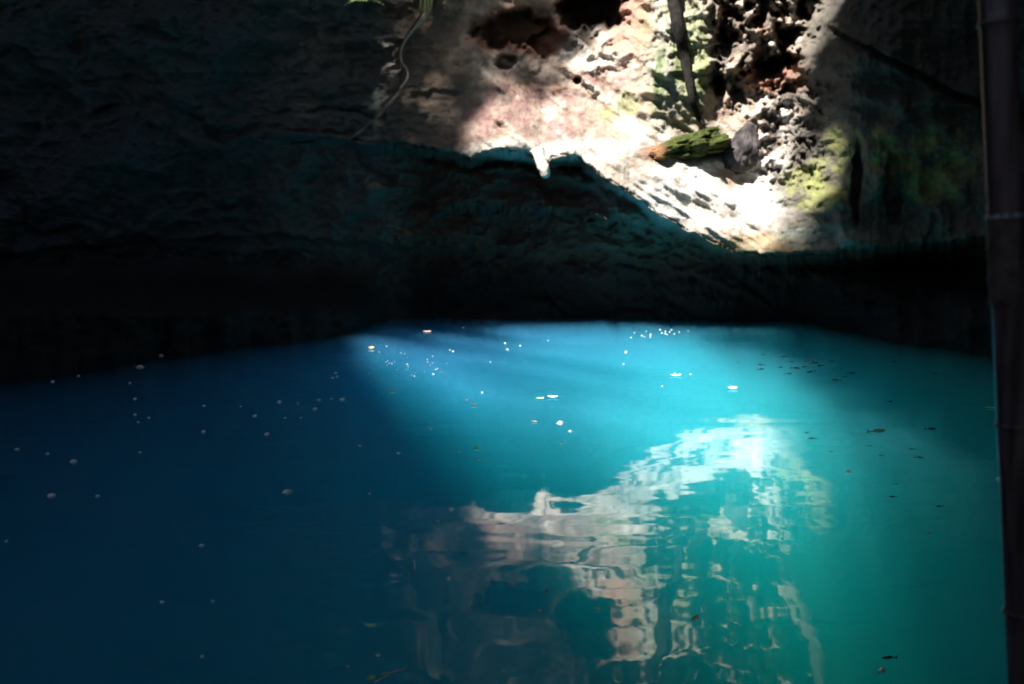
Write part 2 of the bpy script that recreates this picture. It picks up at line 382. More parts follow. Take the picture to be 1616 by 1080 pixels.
tag(bedo, "pool bed, pale silt in the deep, dark shelves added to dim the water", "pool bed", kind="structure")

# ------------------------------------------------------------------ water
def water_material():
    m, nt, out = new_mat("pool_water"); L = nt.links.new
    geo = nt.nodes.new("ShaderNodeNewGeometry")
    mp = nt.nodes.new("ShaderNodeMapping"); mp.inputs["Scale"].default_value = (0.8, 1.7, 1)
    L(geo.outputs["Position"], mp.inputs["Vector"])
    n1 = nt.nodes.new("ShaderNodeTexNoise"); n1.inputs["Scale"].default_value = 0.9; n1.inputs["Detail"].default_value = 1.6; n1.inputs["Roughness"].default_value = 0.4
    L(mp.outputs[0], n1.inputs["Vector"])
    bp = nt.nodes.new("ShaderNodeBump"); bp.inputs["Strength"].default_value = 1.0; bp.inputs["Distance"].default_value = WAVE
    n2 = nt.nodes.new("ShaderNodeTexNoise"); n2.inputs["Scale"].default_value = 0.21; n2.inputs["Detail"].default_value = 1; L(mp.outputs[0], n2.inputs["Vector"])
    hh = nt.nodes.new("ShaderNodeMath"); hh.operation = "MULTIPLY_ADD"; hh.inputs[1].default_value = 2.2; L(n2.outputs["Fac"], hh.inputs[0])
    am = nt.nodes.new("ShaderNodeMath"); am.operation = "MULTIPLY"; L(n1.outputs["Fac"], am.inputs[0])
    ar = nt.nodes.new("ShaderNodeMapRange"); ar.inputs[1].default_value = 0.38; ar.inputs[2].default_value = 0.62; ar.inputs[3].default_value = 0.45; ar.inputs[4].default_value = 1.15
    n3 = nt.nodes.new("ShaderNodeTexNoise"); n3.inputs["Scale"].default_value = 0.35; n3.inputs["Detail"].default_value = 0; L(geo.outputs["Position"], n3.inputs["Vector"])
    L(n3.outputs["Fac"], ar.inputs[0]); L(ar.outputs[0], am.inputs[1]); L(am.outputs[0], hh.inputs[2])
    L(hh.outputs[0], bp.inputs["Height"])
    lw = nt.nodes.new("ShaderNodeLayerWeight"); lw.inputs["Blend"].default_value = 0.5
    L(bp.outputs[0], lw.inputs["Normal"])
    pw = nt.nodes.new("ShaderNodeMath"); pw.operation = 'POWER'; pw.inputs[1].default_value = 3.0; L(lw.outputs["Facing"], pw.inputs[0])
    ma = nt.nodes.new("ShaderNodeMath"); ma.operation = 'MULTIPLY_ADD'; ma.inputs[1].default_value = REFL; ma.inputs[2].default_value = 0.02; ma.use_clamp = True
    L(pw.outputs[0], ma.inputs[0])
    gl = nt.nodes.new("ShaderNodeBsdfGlossy"); gl.inputs["Roughness"].default_value = 0.02
    L(bp.outputs[0], gl.inputs["Normal"])
    mn = nt.nodes.new('ShaderNodeMath'); mn.operation = 'MINIMUM'; mn.inputs[1].default_value = 0.45; L(ma.outputs[0], mn.inputs[0]); ma = mn
    tr = nt.nodes.new("ShaderNodeBsdfTransparent")
    mx = nt.nodes.new("ShaderNodeMixShader"); L(ma.outputs[0], mx.inputs[0]); L(tr.outputs[0], mx.inputs[1]); L(gl.outputs[0], mx.inputs[2])
    L(mx.outputs[0], out.inputs["Surface"])
    sc = nt.nodes.new("ShaderNodeVolumeScatter"); sc.inputs["Color"].default_value = SCAT[0]; sc.inputs["Density"].default_value = SCAT[1]; sc.inputs["Anisotropy"].default_value = ANISO
    ab = nt.nodes.new("ShaderNodeVolumeAbsorption"); ab.inputs["Color"].default_value = ABSO[0]; ab.inputs["Density"].default_value = ABSO[1]
    # bluer water toward the left and far side, greener toward the right and near
    sxx = nt.nodes.new("ShaderNodeSeparateXYZ"); L(geo.outputs["Position"], sxx.inputs[0])
    mr = nt.nodes.new("ShaderNodeMapRange"); mr.inputs[1].default_value = -9.0; mr.inputs[2].default_value = 1.5; wy_ = nt.nodes.new("ShaderNodeMath"); wy_.operation = "MULTIPLY_ADD"; wy_.inputs[1].default_value = -0.38; L(sxx.outputs["Y"], wy_.inputs[0]); L(sxx.outputs["X"], wy_.inputs[2]); L(wy_.outputs[0], mr.inputs[0])
    for nd, ca, cb in ((sc, (0.14, 0.53, 1.0, 1), (0.12, 0.82, 0.90, 1)), (ab, (0.0, 0.84, 0.985, 1), (0.0, 0.895, 0.875, 1))):
        m2 = nt.nodes.new("ShaderNodeMix"); m2.data_type = 'RGBA'; m2.inputs["A"].default_value = ca; m2.inputs["B"].default_value = cb
        L(mr.outputs[0], m2.inputs["Factor"]); L(m2.outputs["Result"], nd.inputs["Color"])
    ad = nt.nodes.new("ShaderNodeAddShader"); L(sc.outputs[0], ad.inputs[0]); L(ab.outputs[0], ad.inputs[1]); L(ad.outputs[0], out.inputs["Volume"])
    return m
WAVE, REFL = 0.0095, 0.85
SCAT = ((0.14, 0.74, 1.0, 1), 0.20); ABSO = ((0.0, 0.885, 0.958, 1), 0.38); ANISO = -0.3
WATER = water_material()
bm = bmesh.new()
bmesh.ops.create_cube(bm, size=1, matrix=Matrix.Translation((1.5, 10, -6)) @ Matrix.Diagonal((56, 50, 12, 1)))
me = bpy.data.meshes.new("water"); bm.to_mesh(me); bm.free()
water = link_mesh("water", me, WATER); tag(water, "still clear pool water glowing turquoise in the sunbeam", "water", kind="structure")

# ------------------------------------------------------------------ unseen leaves added over the opening to dim and dapple the sun
def filter_leaves():
    n = 200000
    wx = rng.uniform(-5, 18, n); wy = rng.uniform(9, 37, n)
    ok = np.zeros(n, bool)
    for ex, ey in ((0, 0), (1.4, 0), (-1.4, 0), (0, 1.4), (0, -1.4), (1, 1), (-1, 1), (1, -1), (-1, -1), (.6, 0), (-.6, 0), (0, .6), (0, -.6)): ok |= in_poly(wx + ex, wy + ey, OPENING)
    js = lerp(0.12, 0.75, sstep(22.3, 20.5, wy)) * lerp(0.45, 1.0, sstep(0, 4, wx))
    inner = in_poly(wx + 0.5 * fbm(wx * 0.8, wy * 0.8, wx * 0, 3) + js * rng.normal(size=n), wy + 0.5 * fbm(wx * 0.8, wy * 0.8, wx * 0 + 9, 3) + js * rng.normal(size=n), BEAM)
    right = np.maximum(sstep(6.0, 9.5, wx - 0.35 * np.maximum(wy - 23, 0)), sstep(4.6, 6.2, wx) * (wy < 22.6))
    right = np.maximum(right, sstep(2.2, -2.8, wx - (wy - 26) * 0.45) * (wy > 24.8))
    inner |= (wx - 0.1) ** 2 + (wy - 28.9) ** 2 < 0.06
    su = 0.62 * wx - 0.78 * wy; sv = 0.78 * wx + 0.62 * wy
    streak = fbm(su * 0.12, sv * 1.15, wx * 0 + 6, 2)
    dapple = sstep(3.4, 0.2, wx - 0.25 * (16 - wy)) * sstep(24, 22.6, wy) * sstep(0.07, 0.14, streak)
    dens = np.where(inner, 0.004 + 0.85 * dapple, 0.47 + 0.65 * right)
    clump = np.clip(0.85 + 1.6 * fbm(wx * 0.9, wy * 0.9, wx * 0 + 3, 3), 0.5, 1.6)
    dens = dens * np.where(inner, 1.0, clump)
    ok &= rng.uniform(0, 1, n) < dens
    wx, wy = wx[ok], wy[ok]; m = len(wx)
    z = rng.uniform(17.2, 19.4, m); cx, cyy = wx - TX * z, wy - TY * z
    a = rng.uniform(0, 2 * math.pi, m); t1 = rng.normal(0, .35, m); t2 = rng.normal(0, .35, m)
    l = rng.uniform(.10, .19, m); w = l * rng.uniform(.4, .6, m)
    ux, uy = np.cos(a), np.sin(a)
    pts = []
    for s, t in ((-1, 0), (-0.1, -1), (1, 0), (-0.1, 1)):
        pts.append(np.stack([cx + s * l * ux - t * w * uy, cyy + s * l * uy + t * w * ux, z + s * l * t1 + t * w * t2], -1))
    V4 = np.stack(pts, 1).reshape(-1, 3)
    me = bpy.data.meshes.new("sun_filter_leaves"); me.vertices.add(len(V4)); me.vertices.foreach_set("co", V4.reshape(-1).astype(np.float32))
    me.loops.add(len(V4)); me.loops.foreach_set("vertex_index", np.arange(len(V4), dtype=np.int32))
    me.polygons.add(m); me.polygons.foreach_set("loop_start", np.arange(0, 4 * m, 4, dtype=np.int32)); me.polygons.foreach_set("loop_total", np.full(m, 4, dtype=np.int32))
    me.update(calc_edges=True)
    return link_mesh("sun_filter_leaves", me, simple_mat("filter_leaf", (0.05, 0.10, 0.03), (0.10, 0.17, 0.05), 1.5))
tag(filter_leaves(), "unseen mass of green leaves added over the roof opening to filter the sun", "foliage", kind="stuff")

# ------------------------------------------------------------------ light
sun = bpy.data.lights.new("sun", 'SUN'); sun.energy = 19.5; sun.angle = math.radians(1.6); sun.color = (1, 0.95, 0.87)
so = bpy.data.objects.new("sun", sun); COL.objects.link(so); so.rotation_euler = SUN_DIR.to_track_quat('-Z', 'Y').to_euler()
so.location = (-5, -8, 30)
world = bpy.data.worlds.new("World"); scene.world = world; world.use_nodes = True
wn = world.node_tree; bg = wn.nodes["Background"]; sky = wn.nodes.new("ShaderNodeTexSky"); sky.sky_type = 'NISHITA'; sky.sun_disc = False
to_sun = -SUN_DIR
sky.sun_elevation = math.asin(to_sun.z); sky.sun_rotation = math.atan2(to_sun.x, to_sun.y)
wn.links.new(sky.outputs[0], bg.inputs[0]); bg.inputs[1].default_value = 0.15

# ------------------------------------------------------------------ render
scene.render.engine = 'CYCLES'
scene.view_settings.view_transform = 'Standard'; scene.view_settings.look = 'None'; scene.view_settings.exposure = 0
cy = scene.cycles
cy.use_denoising = True; cy.max_bounces = 8; cy.diffuse_bounces = 3; cy.glossy_bounces = 3; cy.volume_bounces = 3; cy.transparent_max_bounces = 8
cy.caustics_reflective = False; cy.caustics_refractive = False; cy.sample_clamp_indirect = 4
#@@THINGS@@
# ------------------------------------------------------------------ things on the wall
_mid = P
def wall_depth(px, py, r=3):
    i = int(np.argmin(np.abs(PY - py))); j = int(np.argmin(np.abs(PX - px)))
    return float(D[max(0, i - r):i + r + 1, max(0, j - r):j + r + 1].min())
def tube(path, radii, seg=10, wob=0.0, seed=0):
    """closed tapering tube along a list of points"""
    rnd = random.Random(seed); bm = bmesh.new(); rings = []
    n = len(path)
    for i, p in enumerate(path):
        t = (path[min(n - 1, i + 1)] - path[max(0, i - 1)]).normalized()
        a = t.orthogonal().normalized() if i == 0 else (prev - t * prev.dot(t)).normalized()
        prev = a; b = t.cross(a)
        rings.append([bm.verts.new(p + (a * math.cos(2 * math.pi * k / seg) + b * math.sin(2 * math.pi * k / seg)) * radii[i] * (1 + wob * rnd.uniform(-1, 1))) for k in range(seg)])
    for r0, r1 in zip(rings[:-1], rings[1:]):
        for k in range(seg):
            f = bm.faces.new((r0[k], r0[(k + 1) % seg], r1[(k + 1) % seg], r1[k])); f.smooth = True
    bm.faces.new(rings[0][::-1]); bm.faces.new(rings[-1])
    bmesh.ops.recalc_face_normals(bm, faces=bm.faces)
    return bm
def smooth_path(pts, n):
    out = []; m = len(pts)
    for i in range(n):
        t = i / (n - 1) * (m - 1); k = min(int(t), m - 2); u = t - k
        p0, p1, p2, p3 = pts[max(0, k - 1)], pts[k], pts[k + 1], pts[min(m - 1, k + 2)]
        out.append(0.5 * ((2 * p1) + (p2 - p0) * u + (2 * p0 - 5 * p1 + 4 * p2 - p3) * u * u + (3 * p1 - p0 - 3 * p2 + p3) * u ** 3))
    return out
def build(name, bm, mat, parent=None):
    me = bpy.data.meshes.new(name); bm.to_mesh(me); bm.free()
    return link_mesh(name, me, mat, parent)
def rebase(o, loc):
    """move the origin of a mesh to loc"""
    o.data.transform(Matrix.Translation(-Vector(loc))); o.location = loc; return o

root_mat = simple_mat("root_bark", (0.005, 0.0045, 0.004), (0.016, 0.013, 0.011), 9, 0.95, 0.2, 0.02)
ctrl = [(1052, -60), (1062, -5), (1070, 45), (1079, 85), (1086, 120), (1092, 155), (1101, 182), (1110, 198)]
zs = min(wall_depth(x, y, 1) for x, y in ctrl[2:5])
pts = [pt(x, y, min(wall_depth(x, y, 2) - 0.12, zs + 0.2)) for x, y in ctrl]
path = smooth_path(pts, 44)
rad = [0.16 * (1 - 0.75 * (i / 43) ** 1.3) for i in range(44)]
o = rebase(build("hanging_root", tube(path, rad, 10, 0.14, 3), root_mat), pts[0])
tag(o, "thick dark root hanging down the green stained rock column", "root")

vine_mat = simple_mat("vine_bark", (0.30, 0.27, 0.20), (0.46, 0.42, 0.33), 14, 0.8, 0.2, 0.01)
ctrl = [(690, -40), (680, 5), (672, 28), (656, 44), (641, 62), (633, 82), (634, 98), (642, 110), (643, 124), (632, 140)]
pts = [pt(x, y, wall_depth(x, y, 6) - 0.12) for x, y in ctrl]
path = smooth_path(pts, 60)
o = rebase(build("hanging_vine", tube(path, [0.036 - 0.012 * i / 59 for i in range(60)], 8, 0.1, 5), vine_mat), pts[0])
tag(o, "thin pale winding vine hanging along the edge of the brown rock", "vine")
straw = simple_mat("aerial_root_straw", (0.36, 0.36, 0.12), (0.5, 0.46, 0.22), 10, 0.8)
t = empty("aerial_root", pt(672, -30, wall_depth(672, 0, 6) - 0.5))
for k, (x, y, dx) in enumerate([(664, 14, 3), (670, 20, 1), (676, 17, -2), (681, 10, -3), (650, 4, 5)]):
    dd = wall_depth(x, 0, 6) - 0.35 + 0.03 * k
    ps = smooth_path([pt(x + dx, -60, dd), pt(x + dx * .5, -15, dd), pt(x, y, dd)], 12)
    s_ = build("strand", tube(ps, [0.05 * (1 - .7 * i / 11) + .008 for i in range(12)], 6, .15, k), straw)
    s_.parent = t; s_.matrix_parent_inverse = Matrix.Translation(-t.location)
tag(t, "bundle of yellow green root strands hanging from the top edge above the vine", "root")

# little plant catching light at the top of the dark wall
leafm = simple_mat("young_leaf", (0.42, 0.55, 0.18), (0.66, 0.72, 0.36), 6, 0.5)
t = empty("fern_tuft", pt(574, 2, wall_depth(572, 0, 6) - 0.6)); rnd = random.Random(4)
for k in range(9):
    a = -0.9 + 1.8 * k / 8; L_ = rnd.uniform(.45, .7)
    ps = [Vector((math.sin(a) * L_ * u, -0.25 * u, 0.25 * math.cos(a) * u - 0.28 * u * u)) for u in [q / 9 for q in range(10)]]
    bm = tube(ps, [.008 - .0006 * q for q in range(10)], 5)
    for q in range(1, 10):
        for sd in (-1, 1):
            u = (ps[q] - ps[q - 1]).normalized(); v = Vector((0, 0, 1)).cross(u).normalized() * sd; w_ = .19 * math.sin(math.pi * (q + .6) / 10.5)
            bm.faces.new([bm.verts.new(ps[q] + z_) for z_ in (-u * .018, v * w_ * .5 + u * .03, v * w_ + Vector((0, 0, -.03)), v * w_ * .5 - u * .02)])
    o = build("frond", bm, leafm, t)
tag(t, "bright green tuft of small leaves at the top of the dark wall", "plant")

def boulder(name, loc, scale, rot, mat, seed, amp=0.28, shape=None, freq=1.3):
    bm = bmesh.new(); bmesh.ops.create_icosphere(bm, subdivisions=5, radius=1)
    co = np.array([v.co[:] for v in bm.verts])
    if shape: co = shape(co)
    n = fbm(co[:, 0] * freq + seed, co[:, 1] * freq, co[:, 2] * freq * 0.6, 5, 0.55) * amp * 2
    r2 = ridged(co[:, 0] * 2 + seed, co[:, 1] * 2, co[:, 2] * 2, 4) * amp * 0.5
    co = co * (1 + n + r2)[:, None]
    for v, c in zip(bm.verts, co): v.co = c * np.array(scale)
    for f in bm.faces: f.smooth = True
    o = build(name, bm, mat); o.location = loc; o.rotation_euler = rot; return o
def moss_rock_mat():
    m, nt, out = new_mat("moss_on_rock"); L = nt.links.new
    b = nt.nodes.new("ShaderNodeBsdfPrincipled"); b.inputs["Roughness"].default_value = 0.9; b.inputs["Specular IOR Level"].default_value = 0.1
    tc = nt.nodes.new("ShaderNodeTexCoord"); sx = nt.nodes.new("ShaderNodeSeparateXYZ"); L(tc.outputs["Object"], sx.inputs[0])
    n = nt.nodes.new("ShaderNodeTexNoise"); n.inputs["Scale"].default_value = 7; n.inputs["Detail"].default_value = 8; n.inputs["Roughness"].default_value = .7; L(tc.outputs["Object"], n.inputs["Vector"])
    g = nt.nodes.new("ShaderNodeValToRGB"); e = g.color_ramp.elements
    e[0].position = .36; e[0].color = (0.015, 0.02, 0.008, 1); e[1].position = .64; e[1].color = (0.07, 0.085, 0.022, 1); L(n.outputs["Fac"], g.inputs[0])
    h = nt.nodes.new("ShaderNodeValToRGB"); e = h.color_ramp.elements
    e[0].position = .40; e[0].color = (0.07, 0.03, 0.02, 1); e[1].position = .6; e[1].color = (0.42, 0.22, 0.12, 1); L(n.outputs["Fac"], h.inputs[0])
    ad = nt.nodes.new("ShaderNodeMath"); ad.operation = 'MULTIPLY_ADD'; ad.inputs[1].default_value = 1.4; L(n.outputs["Fac"], ad.inputs[0]); L(sx.outputs["X"], ad.inputs[2])
    mr = nt.nodes.new("ShaderNodeMapRange"); mr.inputs[1].default_value = 0.35; mr.inputs[2].default_value = 0.6; L(ad.outputs[0], mr.inputs[0])
    mx = nt.nodes.new("ShaderNodeMix"); mx.data_type = 'RGBA'; L(mr.outputs[0], mx.inputs["Factor"]); L(h.outputs[0], mx.inputs["A"]); L(g.outputs[0], mx.inputs["B"])
    L(mx.outputs["Result"], b.inputs["Base Color"])
    bp = nt.nodes.new("ShaderNodeBump"); bp.inputs["Distance"].default_value = 0.06; L(n.outputs["Fac"], bp.inputs["Height"]); L(bp.outputs[0], b.inputs["Normal"])
    L(b.outputs[0], out.inputs["Surface"]); return m
def wedge(co):
    co = co.copy(); t = np.clip((co[:, 0] + 1) / 2, 0, 1)
    co[:, 2] *= 0.25 + 0.75 * t; co[:, 1] *= 0.4 + 0.6 * t; return co
o = boulder("mossy_boulder", pt(1056, 239, wall_depth(1056, 239, 2) + 0.42), (1.12, 0.8, 0.36), (0, math.radians(-12), 0.05), moss_rock_mat(), 5, 0.40, wedge, 2.3)
tag(o, "green mossy wedge of rock with orange tip lying on the sunlit ledge", "boulder")
def peak(co):
    co = co.copy(); t = np.clip((co[:, 2] + 1) / 2, 0, 1)
    co[:, 0] = co[:, 0] * (1.05 - 0.85 * t) + 0.45 * t; co[:, 1] *= (1 - 0.6 * t); return co
grey_rock = simple_mat("dark_grey_rock", (0.022, 0.02, 0.022), (0.08, 0.07, 0.07), 4, 0.9, 0.15, 0.05)
o = boulder("pointed_boulder", pt(1163, 232, wall_depth(1160, 234, 2) + 0.08), (0.56, 0.45, 0.54), (0, 0, 0.2), grey_rock, 9, 0.3, peak)
tag(o, "dark grey pointed rock standing right of the mossy wedge", "boulder")
cream_rock = simple_mat("cream_dripstone", (0.55, 0.46, 0.38), (0.78, 0.72, 0.64), 5, 0.8, 0.2, 0.03)
dl = 22.55
ps = smooth_path([pt(848, 236, dl), pt(853, 252, dl - .05), pt(859, 268, dl - .04), pt(863, 281, dl)], 16)
o = rebase(build("stalactite", tube(ps, [0.16, .15, .14, .13, .125, .125, .13, .13, .13, .13, .12, .12, .11, .10, .07, .03], 12, 0.12, 8), cream_rock), ps[0])
tag(o, "short cream stalactite hanging from the lip of the ledge over the dark hollow", "stalactite")

# ------------------------------------------------------------------ bamboo pole
def bamboo_mat():
    m, nt, out = new_mat("bamboo_skin"); L = nt.links.new
    b = nt.nodes.new("ShaderNodeBsdfPrincipled"); b.inputs["Roughness"].default_value = 0.38
    tc = nt.nodes.new("ShaderNodeTexCoord"); mp = nt.nodes.new("ShaderNodeMapping"); mp.inputs["Scale"].default_value = (14, 14, 1.2); L(tc.outputs["Object"], mp.inputs["Vector"])
    n = nt.nodes.new("ShaderNodeTexNoise"); n.inputs["Scale"].default_value = 2; n.inputs["Detail"].default_value = 6; L(mp.outputs[0], n.inputs["Vector"])
    r = nt.nodes.new("ShaderNodeValToRGB"); e = r.color_ramp.elements
    e[0].position = .35; e[0].color = (0.03, 0.018, 0.018, 1); e[1].position = .68; e[1].color = (0.15, 0.085, 0.075, 1); L(n.outputs["Fac"], r.inputs[0])
    L(r.outputs[0], b.inputs["Base Color"]); L(b.outputs[0], out.inputs["Surface"]); return m
BAM = bamboo_mat(); bd = 3.3; br = 0.0555
top, bot = pt(1573.5, 0, bd), pt(1618, 1080, bd)
ax = (top - bot).normalized()
base = bot - ax * 1.9; head = top + ax * 1.6
t = empty("bamboo_pole", base)
length = (head - base).length
def along(py):    # distance from the base of the spot seen at image row py
    f = (1080 - py) / 1080; return 1.9 + f * (top - bot).length
nodes = [along(322), along(322) + 0.62, along(322) - 0.60 - 0.10, along(322) - 1.36, along(322) + 1.2]
hs = sorted(list(np.arange(0, length, 0.05)) + [n_ + q for n_ in nodes for q in (-0.02, 0.0, 0.02)])
rr = [br * (1 - 0.012 * min(1, h / length)) + sum(0.0028 * math.exp(-((h - n_) / 0.011) ** 2) for n_ in nodes) for h in hs]
o = build("culm", tube([ax * h for h in hs], rr, 40, 0.004, 2), BAM, t)
for n_ in nodes:
    bm = bmesh.new(); prof = [(-.010, br + .0005), (-.005, br + .0065), (.0005, br + .0085), (.005, br + .005), (.009, br + .0005)]
    build("node_ring", tube([ax * (n_ + a) for a, _ in prof], [b for _, b in prof], 40, 0.01, 4), simple_mat("node_scar", (0.10, 0.08, 0.075), (0.34, 0.30, 0.28), 60, 0.35) if n_ is nodes[0] else BAM, t)
# dry sheath wrapped on the left of the pole below the node
bm = bmesh.new(); h0, h1 = along(455), along(326); rings = []
sx_ = ax.orthogonal().normalized(); 
left = (Vector((-1, -0.25, 0)) - ax * Vector((-1, -0.25, 0)).dot(ax)).normalized(); frt = ax.cross(left)
for i in range(14):
    h = h0 + (h1 - h0) * i / 13; ring = []
    for k in range(13):
        a = math.radians(-80 + 160 * k / 12); ro = br + 0.004 + 0.003 * math.sin(i * 1.3 + k) * (1 - i / 13) + 0.004 * (1 - i / 13)
        hh = h + (0.02 * math.sin(k * 1.7) if i == 0 else 0)
        ring.append(bm.verts.new(ax * hh + (left * math.cos(a) + frt * math.sin(a)) * ro))
    rings.append(ring)
for r0, r1 in zip(rings[:-1], rings[1:]):
    for k in range(12):
        f = bm.faces.new((r0[k], r0[k + 1], r1[k + 1], r1[k])); f.smooth = True
build("sheath", bm, simple_mat("dry_sheath", (0.05, 0.03, 0.025), (0.11, 0.07, 0.05), 18, 0.7), t)
tag(t, "dark brown bamboo pole standing upright in the water at the right edge", "bamboo pole")

# ------------------------------------------------------------------ floating leaves and petals
def leaf_mesh(name, l, w, curl=0.2, fold=0.15, seg=8, mat=None, thick=False):
    bm = bmesh.new(); rows = []
    for i in range(seg + 1):
        t = i / seg; half = w * 0.5 * math.sin(math.pi * min(1, t * 0.96 + 0.02)) ** 0.8 * (1.15 - 0.3 * t)
        z = curl * l * (2 * t - 1) ** 2
        rows.append([bm.verts.new(((t - .5) * l, s * half, z + fold * w * abs(s))) for s in (-1, -.5, 0, .5, 1)])
    for r0, r1 in zip(rows[:-1], rows[1:]):
        for k in range(4):
            f = bm.faces.new((r0[k], r1[k], r1[k + 1], r0[k + 1])); f.smooth = True
    me = bpy.data.meshes.new(name); bm.to_mesh(me); bm.free(); me.materials.append(mat); return me
def petal_mat(name, c1, c2, rough=0.35):
    m, nt, out = new_mat(name); L = nt.links.new
    b = nt.nodes.new("ShaderNodeBsdfPrincipled"); b.inputs["Roughness"].default_value = rough; b.inputs["Coat Weight"].default_value = 1.0; b.inputs["Coat Roughness"].default_value = 0.35; b.inputs["Coat IOR"].default_value = 2.0
    tc = nt.nodes.new("ShaderNodeTexCoord"); n = nt.nodes.new("ShaderNodeTexNoise"); n.inputs["Scale"].default_value = 60; L(tc.outputs["Object"], n.inputs["Vector"])
    mx = nt.nodes.new("ShaderNodeMix"); mx.data_type = 'RGBA'; mx.inputs["A"].default_value = (*c1, 1); mx.inputs["B"].default_value = (*c2, 1)
    L(n.outputs["Fac"], mx.inputs["Factor"]); L(mx.outputs["Result"], b.inputs["Base Color"]); L(b.outputs[0], out.inputs["Surface"]); return m
WHITE = petal_mat("white_petal", (0.90, 0.90, 0.90), (0.82, 0.84, 0.85)); YEL = petal_mat("yellow_leaf", (0.70, 0.66, 0.30), (0.78, 0.72, 0.42))
GRN = petal_mat("green_leaf", (0.36, 0.66, 0.16), (0.50, 0.74, 0.24)); ORG = petal_mat("orange_leaf", (0.80, 0.46, 0.18), (0.86, 0.58, 0.28))
BRN = petal_mat("brown_leaf", (0.60, 0.36, 0.18), (0.72, 0.48, 0.26)); RED = petal_mat("red_leaf", (0.60, 0.12, 0.07), (0.72, 0.24, 0.14)); PNK = petal_mat("pink_petal", (0.72, 0.50, 0.46), (0.80, 0.62, 0.56))
def blossom_mesh(name, mat, sd):
    rnd_ = random.Random(sd); bm = bmesh.new(); top = bm.verts.new((0, 0, .30)); prev_ = None; rings = []
    k5 = rnd_.choice([4, 5, 6])
    for i in range(1, 6):
        t = i / 5; rings.append([bm.verts.new((math.cos(a) * .5 * t * (1 + .22 * t * math.cos(k5 * a)), math.sin(a) * .5 * t * .8 * (1 + .22 * t * math.cos(k5 * a)), .30 * (1 - t ** 2.2) + .02 * math.sin(3 * a + sd))) for a in [2 * math.pi * q / 20 for q in range(20)]])
    for q in range(20): bm.faces.new((top, rings[0][q], rings[0][(q + 1) % 20]))
    for r0, r1 in zip(rings[:-1], rings[1:]):
        for q in range(20): bm.faces.new((r0[q], r1[q], r1[(q + 1) % 20], r0[(q + 1) % 20]))
    for f in bm.faces: f.smooth = True
    me = bpy.data.meshes.new(name); bm.to_mesh(me); bm.free(); me.materials.append(mat); return me
MATS = dict(w=WHITE, y=YEL, g=GRN, o=ORG, b=BRN, r=RED, p=PNK)
cache = {}
def floater(px, py, lpx, kind, label, ang=None, group=None, cat="leaf", name="floating_leaf", ratio=0.5, curl=0.18):
    p = on_water(px, py); d = p.y
    l = lpx * d / FPX
    if kind in 'wp' and lpx < 12:          # small petals are cupped and stand up from the water
        curl = 0.5; l *= 0.62 if (560 < px < 1200 and py < 640) else 1.3; tilt_ = 0; tilt = random.uniform(.5, 1.1)
    else:
        curl = 0.06; tilt = random.uniform(.08, .22)
        if lpx < 12: tilt += .25; l *= 1.1
    key = (kind, ratio, curl)
    if curl == 0.5:
        key = (kind, random.randint(0, 3)); tilt = random.uniform(.0, .35)
        if key not in cache: cache[key] = blossom_mesh(name, MATS[kind], key[1])
    if key not in cache: cache[key] = leaf_mesh(name, 1.0, ratio, curl, 0.2, 8, MATS[kind])
    o = bpy.data.objects.new(name, cache[key]); COL.objects.link(o)
    o.scale = (l, l, l); o.location = (p.x, p.y, 0.004 + (0.0 if curl == 0.5 else 0.35 * l * ratio * math.sin(tilt)))
    a = ang if ang is not None else random.uniform(0, math.pi)
    o.rotation_mode = 'XYZ'; o.rotation_euler = (Matrix.Rotation(tilt, 3, 'X') @ Matrix.Rotation(a, 3, 'Z')).to_euler()
    return tag(o, label, cat, group)
# ones with a look of their own
floater(453, 777, 11, 'w', "largest white petal on the dark blue water left of centre", .4, cat="petal", name="petal", ratio=.8)
floater(81, 783, 10, 'w', "slim white petal floating nearest the lower left edge", .5, cat="petal", name="petal", ratio=.45)
floater(154, 784, 7, 'w', "small white petal just right of the slim one at lower left", cat="petal", name="petal", ratio=.7)
floater(116, 729, 9, 'w', "pale petal at far left, rightmost of a slanting row of three", 0, cat="petal", name="petal", ratio=.55)
floater(872, 628.5, 17, 'w', "long white leaf lying flat on the turquoise glow", 0.02, name="floating_leaf", ratio=.6)
floater(852, 630, 13, 'g', "thin greenish leaf just left of the long white leaf", 0.1, ratio=.4)
floater(1156, 615, 15, 'w', "white oval leaf on bright turquoise water below the cave wall", 0, ratio=.7)
floater(1066, 594, 18, 'w', "faint pale strip of leaf on the bright cyan water", 0, ratio=.35)
floater(748, 641, 8, 'y', "cream leaf just below two white petals at the glow's left side", 2.8, ratio=.7)
floater(620, 618, 10, 'y', "yellowish leaf floating at the left tip of the glow", .1, ratio=.6)
floater(586, 551, 9, 'y', "pale yellow leaf at the far left corner of the glow", .1, ratio=.7)
floater(843, 667, 9, 'o', "tan leaf below the pair of long leaves in the turquoise glow", 0, ratio=.5)
floater(752, 709, 11, 'g', "bright green leaf on dark blue water below the glow", .5, ratio=.5)
floater(691, 824, 6, 'g', "tiny green leaf on the blue water left of the rock's reflection", ratio=.6)
floater(712, 805, 7, 'w', "white petal just above the tiny green leaf", 2.9, cat="petal", name="petal", ratio=.6)
floater(1562, 645, 15, 'g', "yellow green leaf touching the bamboo pole", 2.9, ratio=.4)
floater(1560 + 18, 757, 9, 'w', "pale leaf caught against the foot of the bamboo's shadow", 2.9, ratio=.4)
floater(1339, 746, 7, 'p', "pink petal right of the white rock reflection", 2.8, cat="petal", name="petal", ratio=.6)
floater(1467, 843, 7, 'r', "small reddish leaf on the dark green water at right", 0, ratio=.5)
floater(1097, 979, 24, 'b', "brown dead leaf with tapered end floating at lower centre", .9, ratio=.42)
floater(1077, 946, 15, 'o', "small orange brown leaf lying just above the brown dead leaf", 3.05, ratio=.3)
